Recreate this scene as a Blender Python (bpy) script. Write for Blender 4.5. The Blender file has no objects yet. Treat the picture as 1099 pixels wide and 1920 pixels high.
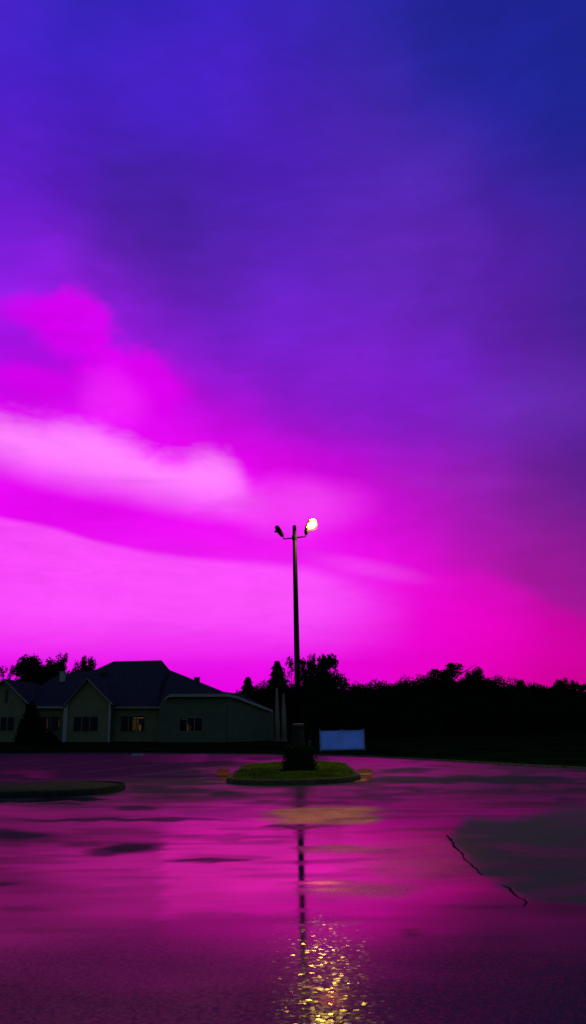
import bpy, bmesh, math, random
from mathutils import Vector, Matrix, noise
random.seed(7)
R = math.radians
scene = bpy.context.scene
COL = scene.collection

# ------------------------------------------------------------------ camera
W0, H0, F0 = 1099.0, 1920.0, 1478.0
CAM = Vector((0, 0, 1.5)); PITCH = R(15.04); ROLL = R(1.2)
fw = Vector((0, math.cos(PITCH), math.sin(PITCH)))
up0 = Vector((0, -math.sin(PITCH), math.cos(PITCH))); rt0 = Vector((1, 0, 0))
upv = up0 * math.cos(ROLL) + rt0 * math.sin(ROLL)
rtv = rt0 * math.cos(ROLL) - up0 * math.sin(ROLL)
def ray(px, py):
    return (fw * F0 + rtv * (px - W0 / 2) + upv * (H0 / 2 - py)).normalized()
def at(px, py, Y):
    d = ray(px, py); return CAM + d * (Y / d.y)
def onz(px, py, z=0.0):
    d = ray(px, py); return CAM + d * ((z - CAM.z) / d.z)
def proj(p):
    v = p - CAM; z = v.dot(fw)
    if z < .05: return (-9999, 9999)
    return (W0 / 2 + v.dot(rtv) / z * F0, H0 / 2 - v.dot(upv) / z * F0)
cd = bpy.data.cameras.new('camera'); co = bpy.data.objects.new('camera', cd); COL.objects.link(co)
cd.sensor_fit = 'VERTICAL'; cd.sensor_height = 24; cd.lens = 24 * F0 / H0
cd.clip_start = .1; cd.clip_end = 3000
m = Matrix((rtv, upv, -fw)).transposed().to_4x4(); m.translation = CAM
co.matrix_world = m
scene.camera = co

# ------------------------------------------------------------------ node helpers
def lin(c):
    return tuple((x / 255 / 12.92 if x <= 10 else ((x / 255 + .055) / 1.055) ** 2.4) for x in c)
class S:
    def __init__(s, nt, sock): s.nt = nt; s.s = sock
    def _m(s, op, b=None, c=None, clamp=False):
        n = s.nt.nodes.new('ShaderNodeMath'); n.operation = op; n.use_clamp = clamp
        for i, v in enumerate((s, b, c)):
            if v is None: continue
            if isinstance(v, S): s.nt.links.new(v.s, n.inputs[i])
            else: n.inputs[i].default_value = v
        return S(s.nt, n.outputs[0])
    def __add__(s, b): return s._m('ADD', b)
    __radd__ = __add__
    def __sub__(s, b): return s._m('SUBTRACT', b)
    def __rsub__(s, b): return const(s.nt, b)._m('SUBTRACT', s)
    def __mul__(s, b): return s._m('MULTIPLY', b)
    __rmul__ = __mul__
    def __truediv__(s, b): return s._m('DIVIDE', b)
    def clamp(s): return s._m('ADD', 0.0, clamp=True)
    def pw(s, b): return s._m('POWER', b)
    def mx(s, b): return s._m('MAXIMUM', b)
    def mn(s, b): return s._m('MINIMUM', b)
    def ss(s, a, b):
        n = s.nt.nodes.new('ShaderNodeMapRange'); n.interpolation_type = 'SMOOTHSTEP'
        s.nt.links.new(s.s, n.inputs[0])
        if a < b: n.inputs[1].default_value = a; n.inputs[2].default_value = b
        else:
            n.inputs[1].default_value = b; n.inputs[2].default_value = a
            n.inputs[3].default_value = 1; n.inputs[4].default_value = 0
        return S(s.nt, n.outputs[0])
def const(nt, v):
    n = nt.nodes.new('ShaderNodeValue'); n.outputs[0].default_value = v; return S(nt, n.outputs[0])
def mixc(nt, f, a, b, blend='MIX'):
    n = nt.nodes.new('ShaderNodeMix'); n.data_type = 'RGBA'; n.blend_type = blend
    for i, v in ((0, f), (6, a), (7, b)):
        if isinstance(v, S): nt.links.new(v.s, n.inputs[i])
        elif i == 0: n.inputs[0].default_value = v
        else: n.inputs[i].default_value = (*v[:3], 1)
    return S(nt, n.outputs[2])
def noisen(nt, vec, scale, detail=3, rough=.5, dist=0, scl=None, out=0, loc=None):
    if scl or loc:
        mp = nt.nodes.new('ShaderNodeMapping')
        if scl: mp.inputs['Scale'].default_value = scl
        if loc: mp.inputs['Location'].default_value = loc
        nt.links.new(vec.s, mp.inputs[0]); vec = S(nt, mp.outputs[0])
    n = nt.nodes.new('ShaderNodeTexNoise'); n.inputs['Scale'].default_value = scale
    n.inputs['Detail'].default_value = detail; n.inputs['Roughness'].default_value = rough
    n.inputs['Distortion'].default_value = dist
    nt.links.new(vec.s, n.inputs['Vector']); return S(nt, n.outputs[out])
def combine(nt, x, y, z=0.0):
    n = nt.nodes.new('ShaderNodeCombineXYZ')
    for i, v in enumerate((x, y, z)):
        if isinstance(v, S): nt.links.new(v.s, n.inputs[i])
        else: n.inputs[i].default_value = v
    return S(nt, n.outputs[0])
def fcurve(nt, x, pts):
    """piecewise curve in real units: pts [(x, y)...]"""
    x0, x1 = pts[0][0], pts[-1][0]; ys = [p[1] for p in pts]; y0, y1 = min(ys), max(ys); y1 = max(y1, y0 + 1e-3)
    n = nt.nodes.new('ShaderNodeFloatCurve'); c = n.mapping.curves[0]
    q = [((a - x0) / (x1 - x0), (b - y0) / (y1 - y0)) for a, b in pts]
    while len(c.points) < len(q): c.points.new(.5, .5)
    for p, (a, b) in zip(c.points, q): p.location = (a, b)
    n.mapping.update()
    xx = ((x - x0) / (x1 - x0)).clamp(); nt.links.new(xx.s, n.inputs['Value'])
    return S(nt, n.outputs[0]) * (y1 - y0) + y0

# ------------------------------------------------------------------ world: dusk sky by direction
w = bpy.data.worlds.new('World'); scene.world = w; w.use_nodes = True
nt = w.node_tree; nt.nodes.clear()
tc = nt.nodes.new('ShaderNodeTexCoord'); G = S(nt, tc.outputs['Generated'])
sp = nt.nodes.new('ShaderNodeSeparateXYZ'); nt.links.new(G.s, sp.inputs[0])
X, Y_, Z = (S(nt, sp.outputs[i]) for i in range(3))
az = X._m('ARCTAN2', Y_) * (180 / math.pi)
el = Z._m('ARCSINE') * (180 / math.pi)
SKYX = [0, 137, 275, 412, 550, 687, 824, 962, 1099]
SKY = {
0: [(75,35,205),(52,35,180),(55,35,190),(60,35,200),(58,35,180),(45,38,170),(35,35,150),(30,35,150),(30,35,145)],
100:[(70,33,200),(58,33,190),(68,33,195),(75,32,200),(62,33,180),(55,38,170),(36,38,155),(30,36,150),(30,38,148)],
200:[(80,30,200),(72,30,190),(70,30,185),(78,35,200),(72,32,180),(68,38,170),(50,38,165),(34,36,155),(30,38,148)],
300:[(90,30,200),(75,28,180),(68,33,175),(75,30,180),(78,32,185),(78,38,178),(78,40,175),(50,36,160),(38,34,148)],
400:[(108,30,210),(92,28,190),(70,32,165),(78,32,175),(82,34,185),(88,38,185),(85,36,175),(70,34,165),(52,34,150)],
450:[(120,30,215),(118,30,205),(78,32,165),(85,34,175),(88,36,185),(95,38,185),(95,38,180),(80,32,165),(62,32,150)],
500:[(128,30,220),(135,30,215),(90,32,180),(92,34,180),(98,34,195),(95,38,185),(95,36,180),(80,32,165),(68,34,155)],
560:[(145,28,225),(150,25,225),(115,30,200),(98,34,185),(105,34,200),(100,36,190),(95,36,180),(88,32,170),(62,34,150)],
600:[(155,20,225),(155,22,225),(130,28,210),(105,32,190),(115,34,205),(108,34,195),(98,36,180),(88,32,165),(65,34,145)],
650:[(165,15,225),(165,18,225),(145,25,210),(118,28,200),(115,32,205),(118,32,200),(105,34,190),(90,32,165),(75,34,150)],
700:[(190,5,235),(185,10,232),(175,12,225),(140,25,210),(125,28,200),(128,32,205),(118,32,200),(98,32,175),(85,36,160)],
750:[(222,5,240),(215,10,240),(215,5,240),(168,15,215),(128,25,195),(128,30,205),(120,28,200),(105,36,180),(100,42,175)],
800:[(230,12,245),(230,12,245),(232,10,245),(205,8,228),(150,20,205),(135,28,200),(125,28,195),(105,36,175),(90,36,160)],
850:[(232,15,245),(233,12,245),(234,10,245),(228,5,240),(205,5,220),(162,15,200),(130,30,190),(110,30,165),(85,32,145)],
900:[(232,12,245),(233,12,245),(235,12,245),(235,8,245),(230,5,238),(195,5,208),(155,25,185),(125,30,160),(92,30,140)],
950:[(230,5,240),(230,8,242),(236,10,245),(238,10,245),(240,20,245),(222,5,225),(172,20,190),(135,32,160),(105,28,140)],
1000:[(232,8,240),(230,5,240),(236,8,245),(240,10,245),(240,20,245),(232,8,230),(190,15,195),(145,28,160),(120,28,140)],
1050:[(238,30,243),(238,30,243),(238,30,245),(240,28,245),(240,30,245),(236,12,235),(220,8,208),(172,20,165),(135,26,140)],
1100:[(242,38,245),(242,40,246),(242,40,246),(242,40,246),(242,40,246),(238,18,235),(238,8,210),(218,6,190),(148,22,140)],
1150:[(242,40,245),(242,42,246),(242,42,246),(242,42,246),(240,38,245),(237,10,228),(238,5,205),(230,0,194),(185,5,145)],
1200:[(239,30,242),(240,32,242),(240,33,242),(239,30,242),(239,22,240),(234,5,220),(235,0,208),(232,0,188),(205,0,160)],
1250:[(230,8,235),(230,5,232),(232,5,232),(232,5,232),(232,5,230),(232,5,215),(232,0,190),(226,0,178),(200,0,140)],
1300:[(225,4,228),(225,0,225),(225,0,225),(228,0,225),(232,0,220),(228,0,205),(225,0,180),(215,0,155),(190,0,130)]}
SKYY = sorted(SKY)
def skyc(px, py):
    px = min(max(px, 0), 1099); py = min(max(py, 0), 1300)
    i = max(k for k in range(len(SKYX) - 1) if SKYX[k] <= px); j = max(k for k in range(len(SKYY) - 1) if SKYY[k] <= py)
    u = (px - SKYX[i]) / (SKYX[i + 1] - SKYX[i]); v = (py - SKYY[j]) / (SKYY[j + 1] - SKYY[j])
    q = [[lin(SKY[SKYY[j + b]][i + a]) for a in (0, 1)] for b in (0, 1)]
    return [(q[0][0][k] * (1 - u) + q[0][1][k] * u) * (1 - v) + (q[1][0][k] * (1 - u) + q[1][1][k] * u) * v for k in range(3)]
def dirpx(a, e):
    a, e = R(a), R(e); d = Vector((math.sin(a) * math.cos(e), math.cos(a) * math.cos(e), math.sin(e)))
    return proj(CAM + d * 10)
def azel(px, py):
    d = ray(px, py); return math.degrees(math.atan2(d.x, d.y)), math.degrees(math.asin(d.z))
# wind-torn softness: warp the direction a little before looking the colours up
nz = noisen(nt, G, 3.2, 4, .5, out=1)
sv = nt.nodes.new('ShaderNodeSeparateXYZ'); nt.links.new(nz.s, sv.inputs[0])
wa = az + (S(nt, sv.outputs[0]) - .5) * 5.0
we = el + (S(nt, sv.outputs[1]) - .5) * 2.6
AZS = [-27 + 4.5 * k for k in range(13)]
ELS = [1 + 2.0 * k for k in range(25)]
EMAX = 50.0
prev = None
for k, a in enumerate(AZS):
    rp = nt.nodes.new('ShaderNodeValToRGB'); cr = rp.color_ramp; cr.interpolation = 'B_SPLINE'
    for j, e in enumerate(ELS):
        c = skyc(*dirpx(a, e))
        el_ = cr.elements[j] if j < 2 else cr.elements.new(e / EMAX)
        el_.position = e / EMAX; el_.color = (*c, 1)
    nt.links.new(((we / EMAX).clamp()).s, rp.inputs[0])
    cur = S(nt, rp.outputs[0])
    prev = cur if prev is None else mixc(nt, wa.ss(AZS[k - 1] - .6, a + .6), prev, cur)
sky = prev
# cloud layers (positions given as directions)
def px_az(px, py): return azel(px, py)[0]
def curve_of(pts): return [azel(*p) for p in pts]
def edge(pts, dx=None):
    q = curve_of(pts); return fcurve(nt, az, q)
fn = noisen(nt, G, 9, 3, .5); fn2 = noisen(nt, G, 22, 3, .55)
wob = (fn - .5) * 1.6 + (fn2 - .5) * .5
# lower bright bank with a crisp slanted upper edge
stk = noisen(nt, G, 7, 5, .6, .6, scl=(1, 1, 4.5)); stk2 = noisen(nt, G, 16, 4, .6, .5, scl=(1, 1, 3), loc=(3, 1, 2))
e1 = edge([(-60,950),(0,966),(90,985),(180,1012),(280,1032),(420,1046),(560,1056),(680,1075),(770,1093),(900,1120)])
m1 = ((e1 - (el + wob * .2)) * az.ss(px_az(900, 1050), px_az(150, 1000)).mx(.16)).ss(-.12, .42) * el.ss(3.8, 8.5) * az.ss(px_az(800, 1090), px_az(560, 1090)) 
m1 = m1 * (az.ss(-14, -40) * -1 + 1.0)
m1 = m1 * (stk * 1.1 + .42).clamp()
sky = mixc(nt, m1 * .95, sky, lin((250, 80, 251)))
# the long pale band
bt = edge([(-60,755),(0,768),(60,775),(130,782),(200,800),(270,832),(310,848),(340,852),(380,842),(420,848),(450,872),(480,905),(560,925),(620,950)])
bb = edge([(-60,880),(0,900),(80,922),(150,938),(220,950),(300,968),(420,985),(500,1000),(560,1020),(620,1025)])
mt_ = (bt - (el + wob * 1.0 + (stk2 - .5) * 2.4)).ss(-.7, 1.9); mb_ = ((el + wob * .25) - bb).ss(-.3, 3.2)
pale = mt_ * mb_ * (stk * 1.0 + .5).clamp() * az.ss(px_az(540, 940), px_az(400, 900))
sky = mixc(nt, pale * .95, sky, lin((255, 130, 255)))
# glow of thin cloud round the lamp post's top and the little streak right of it
def blob(cx, cy, rx, ry, ang=0, soft=1.0, n=.35):
    a, e = azel(cx, cy); k = 1478 / 57.3
    dx = (az - a) * math.cos(R(e)); dy = (el - e)
    ca, sa = math.cos(R(ang)), math.sin(R(ang))
    u = (dx * ca + dy * sa) / (rx / k); v = (dy * ca - dx * sa) / (ry / k)
    d = (u * u + v * v).pw(.5) + (fn - .5) * n * 3.2 + (fn2 - .5) * n * 1.6 + (stk2 - .5) * n * 1.6
    return d.ss(1 + soft * .5, 1 - soft * .5)
sky = mixc(nt, blob(560, 945, 95, 42, 0, 1.6) * .55, sky, lin((252, 80, 250)))
sky = mixc(nt, blob(690, 1066, 85, 15, -13, 1.5, .2) * .5, sky, lin((246, 75, 246)))
sky = mixc(nt, blob(130, 612, 70, 55, 0, .8, .55) * .85, sky, lin((218, 0, 242)))
sky = mixc(nt, blob(60, 585, 60, 35, 0, 1.1, .6) * .7, sky, lin((208, 0, 238)))
sky = mixc(nt, blob(255, 715, 85, 60, -10, .85, .5) * .85, sky, lin((228, 0, 245)))
sky = mixc(nt, blob(50, 710, 75, 25, -5, .9, .5) * .7, sky, lin((222, 0, 242)))
sky = mixc(nt, blob(215, 750, 50, 45, -30, 1.3, .3) * .6, sky, lin((240, 40, 250)))
sky = mixc(nt, blob(350, 160, 95, 75, 30, 1.4, .5) * .6, sky, lin((72, 35, 205)))
sky = mixc(nt, blob(300, 400, 110, 90, 0, 1.6, .5) * .35, sky, lin((66, 32, 150)))
sky = mixc(nt, blob(830, 665, 60, 40, -20, 1.4, .5) * .4, sky, lin((118, 38, 215)))
sky = mixc(nt, blob(860, 905, 110, 14, -6, 1.6, .4) * .3, sky, lin((160, 40, 195)))
sky = mixc(nt, blob(1000, 740, 130, 50, 10, 1.6, .4) * .35, sky, lin((108, 48, 190)))
# right-hand violet cloud whose lower edge falls to the right
e2 = edge([(640,1000),(760,1040),(830,1072),(900,1085),(960,1105),(1020,1140),(1099,1172),(1200,1200)])
m2 = ((el + wob * .5) - e2).ss(-.2, 1.4) * az.ss(px_az(760, 1050), px_az(960, 1100)) * el.ss(14, 9)
sky = mixc(nt, m2 * .55, sky, lin((140, 26, 145)))
# fine mottling
mot = noisen(nt, G, 5.5, 5, .55, .4, scl=(1, 1, 1.8))
mot = (mot - .5) * .5 + 1.0
mv = nt.nodes.new('ShaderNodeVectorMath'); mv.operation = 'SCALE'
nt.links.new(sky.s, mv.inputs[0]); nt.links.new(mot.s, mv.inputs['Scale'])
sky = mixc(nt, el.ss(8, 24) * .8 + .1, sky, S(nt, mv.outputs[0]))
tex = (stk2 - .5) * .24 + (stk - .5) * .22 + 1.0
mv = nt.nodes.new('ShaderNodeVectorMath'); mv.operation = 'SCALE'
nt.links.new(sky.s, mv.inputs[0]); nt.links.new(tex.s, mv.inputs['Scale']); sky = mixc(nt, el.ss(2, 14) * .6 + .4, sky, S(nt, mv.outputs[0]))
# away from the glow the sky is deep blue dusk
backc = mixc(nt, el.ss(0, 60), (.062, .11, .26), (.018, .026, .19))
away = az._m('ABSOLUTE').ss(24, 52)
sky = mixc(nt, away, sky, backc)
sky = mixc(nt, el.ss(44, 66), sky, (.012, .015, .20))
sky = mixc(nt, el.ss(-.5, -4), sky, (.004, .005, .01))
bg = nt.nodes.new('ShaderNodeBackground'); nt.links.new(sky.s, bg.inputs[0]); bg.inputs[1].default_value = 1
ns = nt.nodes.new('ShaderNodeTexSky'); ns.sky_type = 'NISHITA'; ns.sun_disc = False
ns.sun_elevation = R(-7); ns.sun_rotation = R(0)
bg2 = nt.nodes.new('ShaderNodeBackground'); nt.links.new(ns.outputs[0], bg2.inputs[0]); bg2.inputs[1].default_value = .02
ad = nt.nodes.new('ShaderNodeAddShader'); nt.links.new(bg.outputs[0], ad.inputs[0]); nt.links.new(bg2.outputs[0], ad.inputs[1])
wo = nt.nodes.new('ShaderNodeOutputWorld'); nt.links.new(ad.outputs[0], wo.inputs[0])
w.cycles.sampling_method = 'MANUAL'; w.cycles.sample_map_resolution = 512

# ------------------------------------------------------------------ materials
def mat(name, col, rough=.8, spec=.2, nscale=0, namp=.25, metal=0, bump=0, bscale=20):
    mt = bpy.data.materials.new(name); mt.use_nodes = True; t = mt.node_tree
    b = t.nodes['Principled BSDF']; b.inputs['Base Color'].default_value = (*col, 1)
    b.inputs['Roughness'].default_value = rough; b.inputs['Specular IOR Level'].default_value = spec
    b.inputs['Metallic'].default_value = metal
    tcn = t.nodes.new('ShaderNodeTexCoord'); O = S(t, tcn.outputs['Object'])
    if nscale:
        n = noisen(t, O, nscale, 4, .6)
        c = mixc(t, n.ss(.3, .7), tuple(x * (1 - namp) for x in col), tuple(x * (1 + namp) for x in col))
        t.links.new(c.s, b.inputs['Base Color'])
    if bump:
        n = noisen(t, O, bscale, 4, .6); bn = t.nodes.new('ShaderNodeBump'); bn.inputs['Strength'].default_value = bump
        bn.inputs['Distance'].default_value = .02
        t.links.new(n.s, bn.inputs['Height']); t.links.new(bn.outputs[0], b.inputs['Normal'])
    return mt
def emis(name, col, s):
    mt = bpy.data.materials.new(name); mt.use_nodes = True; t = mt.node_tree; t.nodes.clear()
    e = t.nodes.new('ShaderNodeEmission'); e.inputs[0].default_value = (*col, 1); e.inputs[1].default_value = s
    o = t.nodes.new('ShaderNodeOutputMaterial'); t.links.new(e.outputs[0], o.inputs[0]); return mt
def siding(name, col, pitch=.16):
    mt = mat(name, col, .7, .15, 1.5, .12); t = mt.node_tree; b = t.nodes['Principled BSDF']
    tcn = t.nodes.new('ShaderNodeTexCoord'); wv = t.nodes.new('ShaderNodeTexWave'); wv.bands_direction = 'Z'; wv.wave_profile = 'SAW'
    wv.inputs['Scale'].default_value = 1 / pitch / 6.283 * 3.1416 * .1 * 3; t.links.new(tcn.outputs['Object'], wv.inputs[0])
    bn = t.nodes.new('ShaderNodeBump'); bn.inputs['Strength'].default_value = .6; bn.inputs['Distance'].default_value = .03
    t.links.new(wv.outputs[1], bn.inputs['Height']); t.links.new(bn.outputs[0], b.inputs['Normal']); return mt
M = dict(
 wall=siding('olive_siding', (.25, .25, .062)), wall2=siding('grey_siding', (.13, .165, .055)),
 roof=mat('shingle', (.07, .07, .045), 1, 0, 6, .35, bump=.4, bscale=9),
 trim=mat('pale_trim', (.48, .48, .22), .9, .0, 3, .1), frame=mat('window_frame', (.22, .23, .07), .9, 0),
 inside=mat('room_inside', (.10, .08, .05), .9, .1, 2, .2),
 leaf=mat('leaf', (.014, .040, .008), 1, 0, .7, .3), needle=mat('needle', (.010, .030, .008), 1, 0, .7, .3),
 bark=mat('bark', (.05, .04, .025), .95, .05, 4, .3, bump=.5, bscale=8),
 steel=mat('painted_steel', (.004, .003, .003), .6, .08, 5, .1), conc=mat('concrete', (.035, .045, .02), 1, 0, 7, .3, bump=.5, bscale=30),
 capc=mat('cap_metal', (.06, .08, .05), .6, .3, 4, .2),
 kerb=mat('kerb_concrete', (.10, .10, .025), .95, .03, 9, .3, bump=.5, bscale=30),
 kerb2=mat('far_kerb_concrete', (.10, .10, .06), 1, .02, 5, .35, bump=.4, bscale=20),
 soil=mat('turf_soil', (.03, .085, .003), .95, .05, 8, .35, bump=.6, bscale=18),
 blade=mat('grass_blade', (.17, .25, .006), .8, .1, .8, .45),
 lawn=mat('lawn', (.006, .030, .004), 1.0, 0, .35, .5, bump=.8, bscale=14),
 sheet=mat('vinyl_sheet', (.34, .90, 1.0), .6, .15, 1.2, .10), sheetf=mat('sheet_edge', (.45, .5, .36), .6, .2),
 white=mat('pale_paint', (.40, .34, .22), 1, 0.03, 14, .5), ochre=mat('ochre_paint', (.30, .11, .03), 1, 0, 5, .45, bump=.4, bscale=30),
 column=mat('pale_column', (.34, .26, .11), .8, .1, 2, .15),
 lens=emis('lamp_lens', (1, .80, .42), 1750), halo_dish=mat('halo_dish_amber', (.5, .16, .01), .6, .1),
 glow=emis('room_lamp', (1, .52, .2), .12), glow2=emis('room_lamp_dim', (1, .55, .15), .035),
)
# glass that lets the lit rooms show
gm = bpy.data.materials.new('window_glass'); gm.use_nodes = True; t = gm.node_tree; t.nodes.clear()
g1 = t.nodes.new('ShaderNodeBsdfTransparent'); g1.inputs[0].default_value = (.75, .78, .72, 1)
g2 = t.nodes.new('ShaderNodeBsdfGlossy'); g2.inputs['Roughness'].default_value = .05; g2.inputs[0].default_value = (.2, .2, .2, 1)
fr = t.nodes.new('ShaderNodeFresnel'); fr.inputs[0].default_value = 1.45; mx = t.nodes.new('ShaderNodeMixShader')
t.links.new(fr.outputs[0], mx.inputs[0]); t.links.new(g1.outputs[0], mx.inputs[1]); t.links.new(g2.outputs[0], mx.inputs[2])
o = t.nodes.new('ShaderNodeOutputMaterial'); t.links.new(mx.outputs[0], o.inputs[0]); M['glass'] = gm

# ------------------------------------------------------------------ mesh helpers
def link(name, bm, m, parent=None, smooth=False):
    me = bpy.data.meshes.new(name); bmesh.ops.recalc_face_normals(bm, faces=bm.faces) if len(bm.faces) < 40000 else None
    bm.to_mesh(me); bm.free(); me.materials.append(m)
    if smooth:
        for p in me.polygons: p.use_smooth = True
    o = bpy.data.objects.new(name, me); COL.objects.link(o)
    if parent: o.parent = parent
    return o
def linkpd(name, vs, fs, m, parent=None):
    me = bpy.data.meshes.new(name); me.from_pydata(vs, [], fs); me.materials.append(m); me.update()
    o = bpy.data.objects.new(name, me); COL.objects.link(o)
    if parent: o.parent = parent
    return o
def tag(o, label=None, cat=None, group=None, kind=None):
    if label: o['label'] = label
    if cat: o['category'] = cat
    if group: o['group'] = group
    if kind: o['kind'] = kind
    return o
def empty(name, loc=(0, 0, 0)):
    e = bpy.data.objects.new(name, None); COL.objects.link(e); e.location = loc; e.empty_display_size = .2; return e
def box(bm, x0, x1, y0, y1, z0, z1, bev=0):
    r = bmesh.ops.create_cube(bm, size=1)['verts']
    for v in r: v.co = Vector(((x0 + x1) / 2 + v.co.x * (x1 - x0), (y0 + y1) / 2 + v.co.y * (y1 - y0), (z0 + z1) / 2 + v.co.z * (z1 - z0)))
    if bev:
        es = list({e for v in r for e in v.link_edges}); bmesh.ops.bevel(bm, geom=es, offset=bev, segments=2, affect='EDGES')
def tube(bm, pts, rad, seg=12, cap=True):
    """tapered tube through points"""
    rings = []
    for i, p in enumerate(pts):
        p = Vector(p); a = Vector(pts[max(i - 1, 0)]); b = Vector(pts[min(i + 1, len(pts) - 1)]); d = (b - a).normalized()
        u = d.orthogonal().normalized() if i == 0 else (u - d * u.dot(d)).normalized(); v = d.cross(u)
        r = rad[i] if isinstance(rad, (list, tuple)) else rad
        rings.append([bm.verts.new(p + (u * math.cos(k * 2 * math.pi / seg) + v * math.sin(k * 2 * math.pi / seg)) * r) for k in range(seg)])
    for a, b in zip(rings, rings[1:]):
        for k in range(seg): bm.faces.new((a[k], a[(k + 1) % seg], b[(k + 1) % seg], b[k]))
    if cap: bm.faces.new(rings[0][::-1]); bm.faces.new(rings[-1])
def prism(bm, pts, depth):
    """pts: front outline (world) extruded away along +y"""
    a = [bm.verts.new(p) for p in pts]; b = [bm.verts.new(Vector(p) + Vector((0, depth, 0))) for p in pts]; n = len(a)
    bm.faces.new(a); bm.faces.new(b[::-1])
    for i in range(n): bm.faces.new((a[i], b[i], b[(i + 1) % n], a[(i + 1) % n]))

# ------------------------------------------------------------------ ground: lawn sheet to the horizon, wet parking lot above it
bm = bmesh.new(); box(bm, -1500, 1500, -600, 2500, -.6, -.05); lg = link('lawn', bm, M['lawn']); tag(lg, kind='structure')
EDGE = [(-400, 1418), (-60, 1415), (150, 1413), (400, 1414), (560, 1416), (700, 1420), (850, 1428), (980, 1436), (1099, 1442), (1500, 1470)]
edge_pts = [onz(px, py, .0) for px, py in EDGE]
def edgeY(x):
    if x <= edge_pts[0].x: return edge_pts[0].y
    for a, b in zip(edge_pts, edge_pts[1:]):
        if a.x <= x <= b.x: return a.y + (b.y - a.y) * (x - a.x) / (b.x - a.x)
    return edge_pts[-1].y
import os
def sst(a, b, x):
    t = min(max((x - a) / (b - a), 0), 1); return t * t * (3 - 2 * t)
def ell(px, py, cx, cy, rx, ry, soft=.35):
    d = math.hypot((px - cx) / rx, (py - cy) / ry); return 1 - sst(1 - soft, 1 + soft, d)
def poly_sd(px, py, P):
    ins = False; dm = 1e9; n = len(P)
    for i in range(n):
        (x1, y1), (x2, y2) = P[i], P[(i + 1) % n]
        if (y1 > py) != (y2 > py) and px < (x2 - x1) * (py - y1) / (y2 - y1) + x1: ins = not ins
        t_ = max(0, min(1, ((px - x1) * (x2 - x1) + (py - y1) * (y2 - y1)) / ((x2 - x1) ** 2 + (y2 - y1) ** 2)))
        dm = min(dm, math.hypot(px - x1 - t_ * (x2 - x1), py - y1 - t_ * (y2 - y1)))
    return dm if ins else -dm
DRY = [(1300,1500),(1060,1515),(960,1535),(880,1532),(850,1555),(843,1575),(868,1600),(905,1640),(950,1668),(985,1690),(1050,1694),(1300,1710)]
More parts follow.
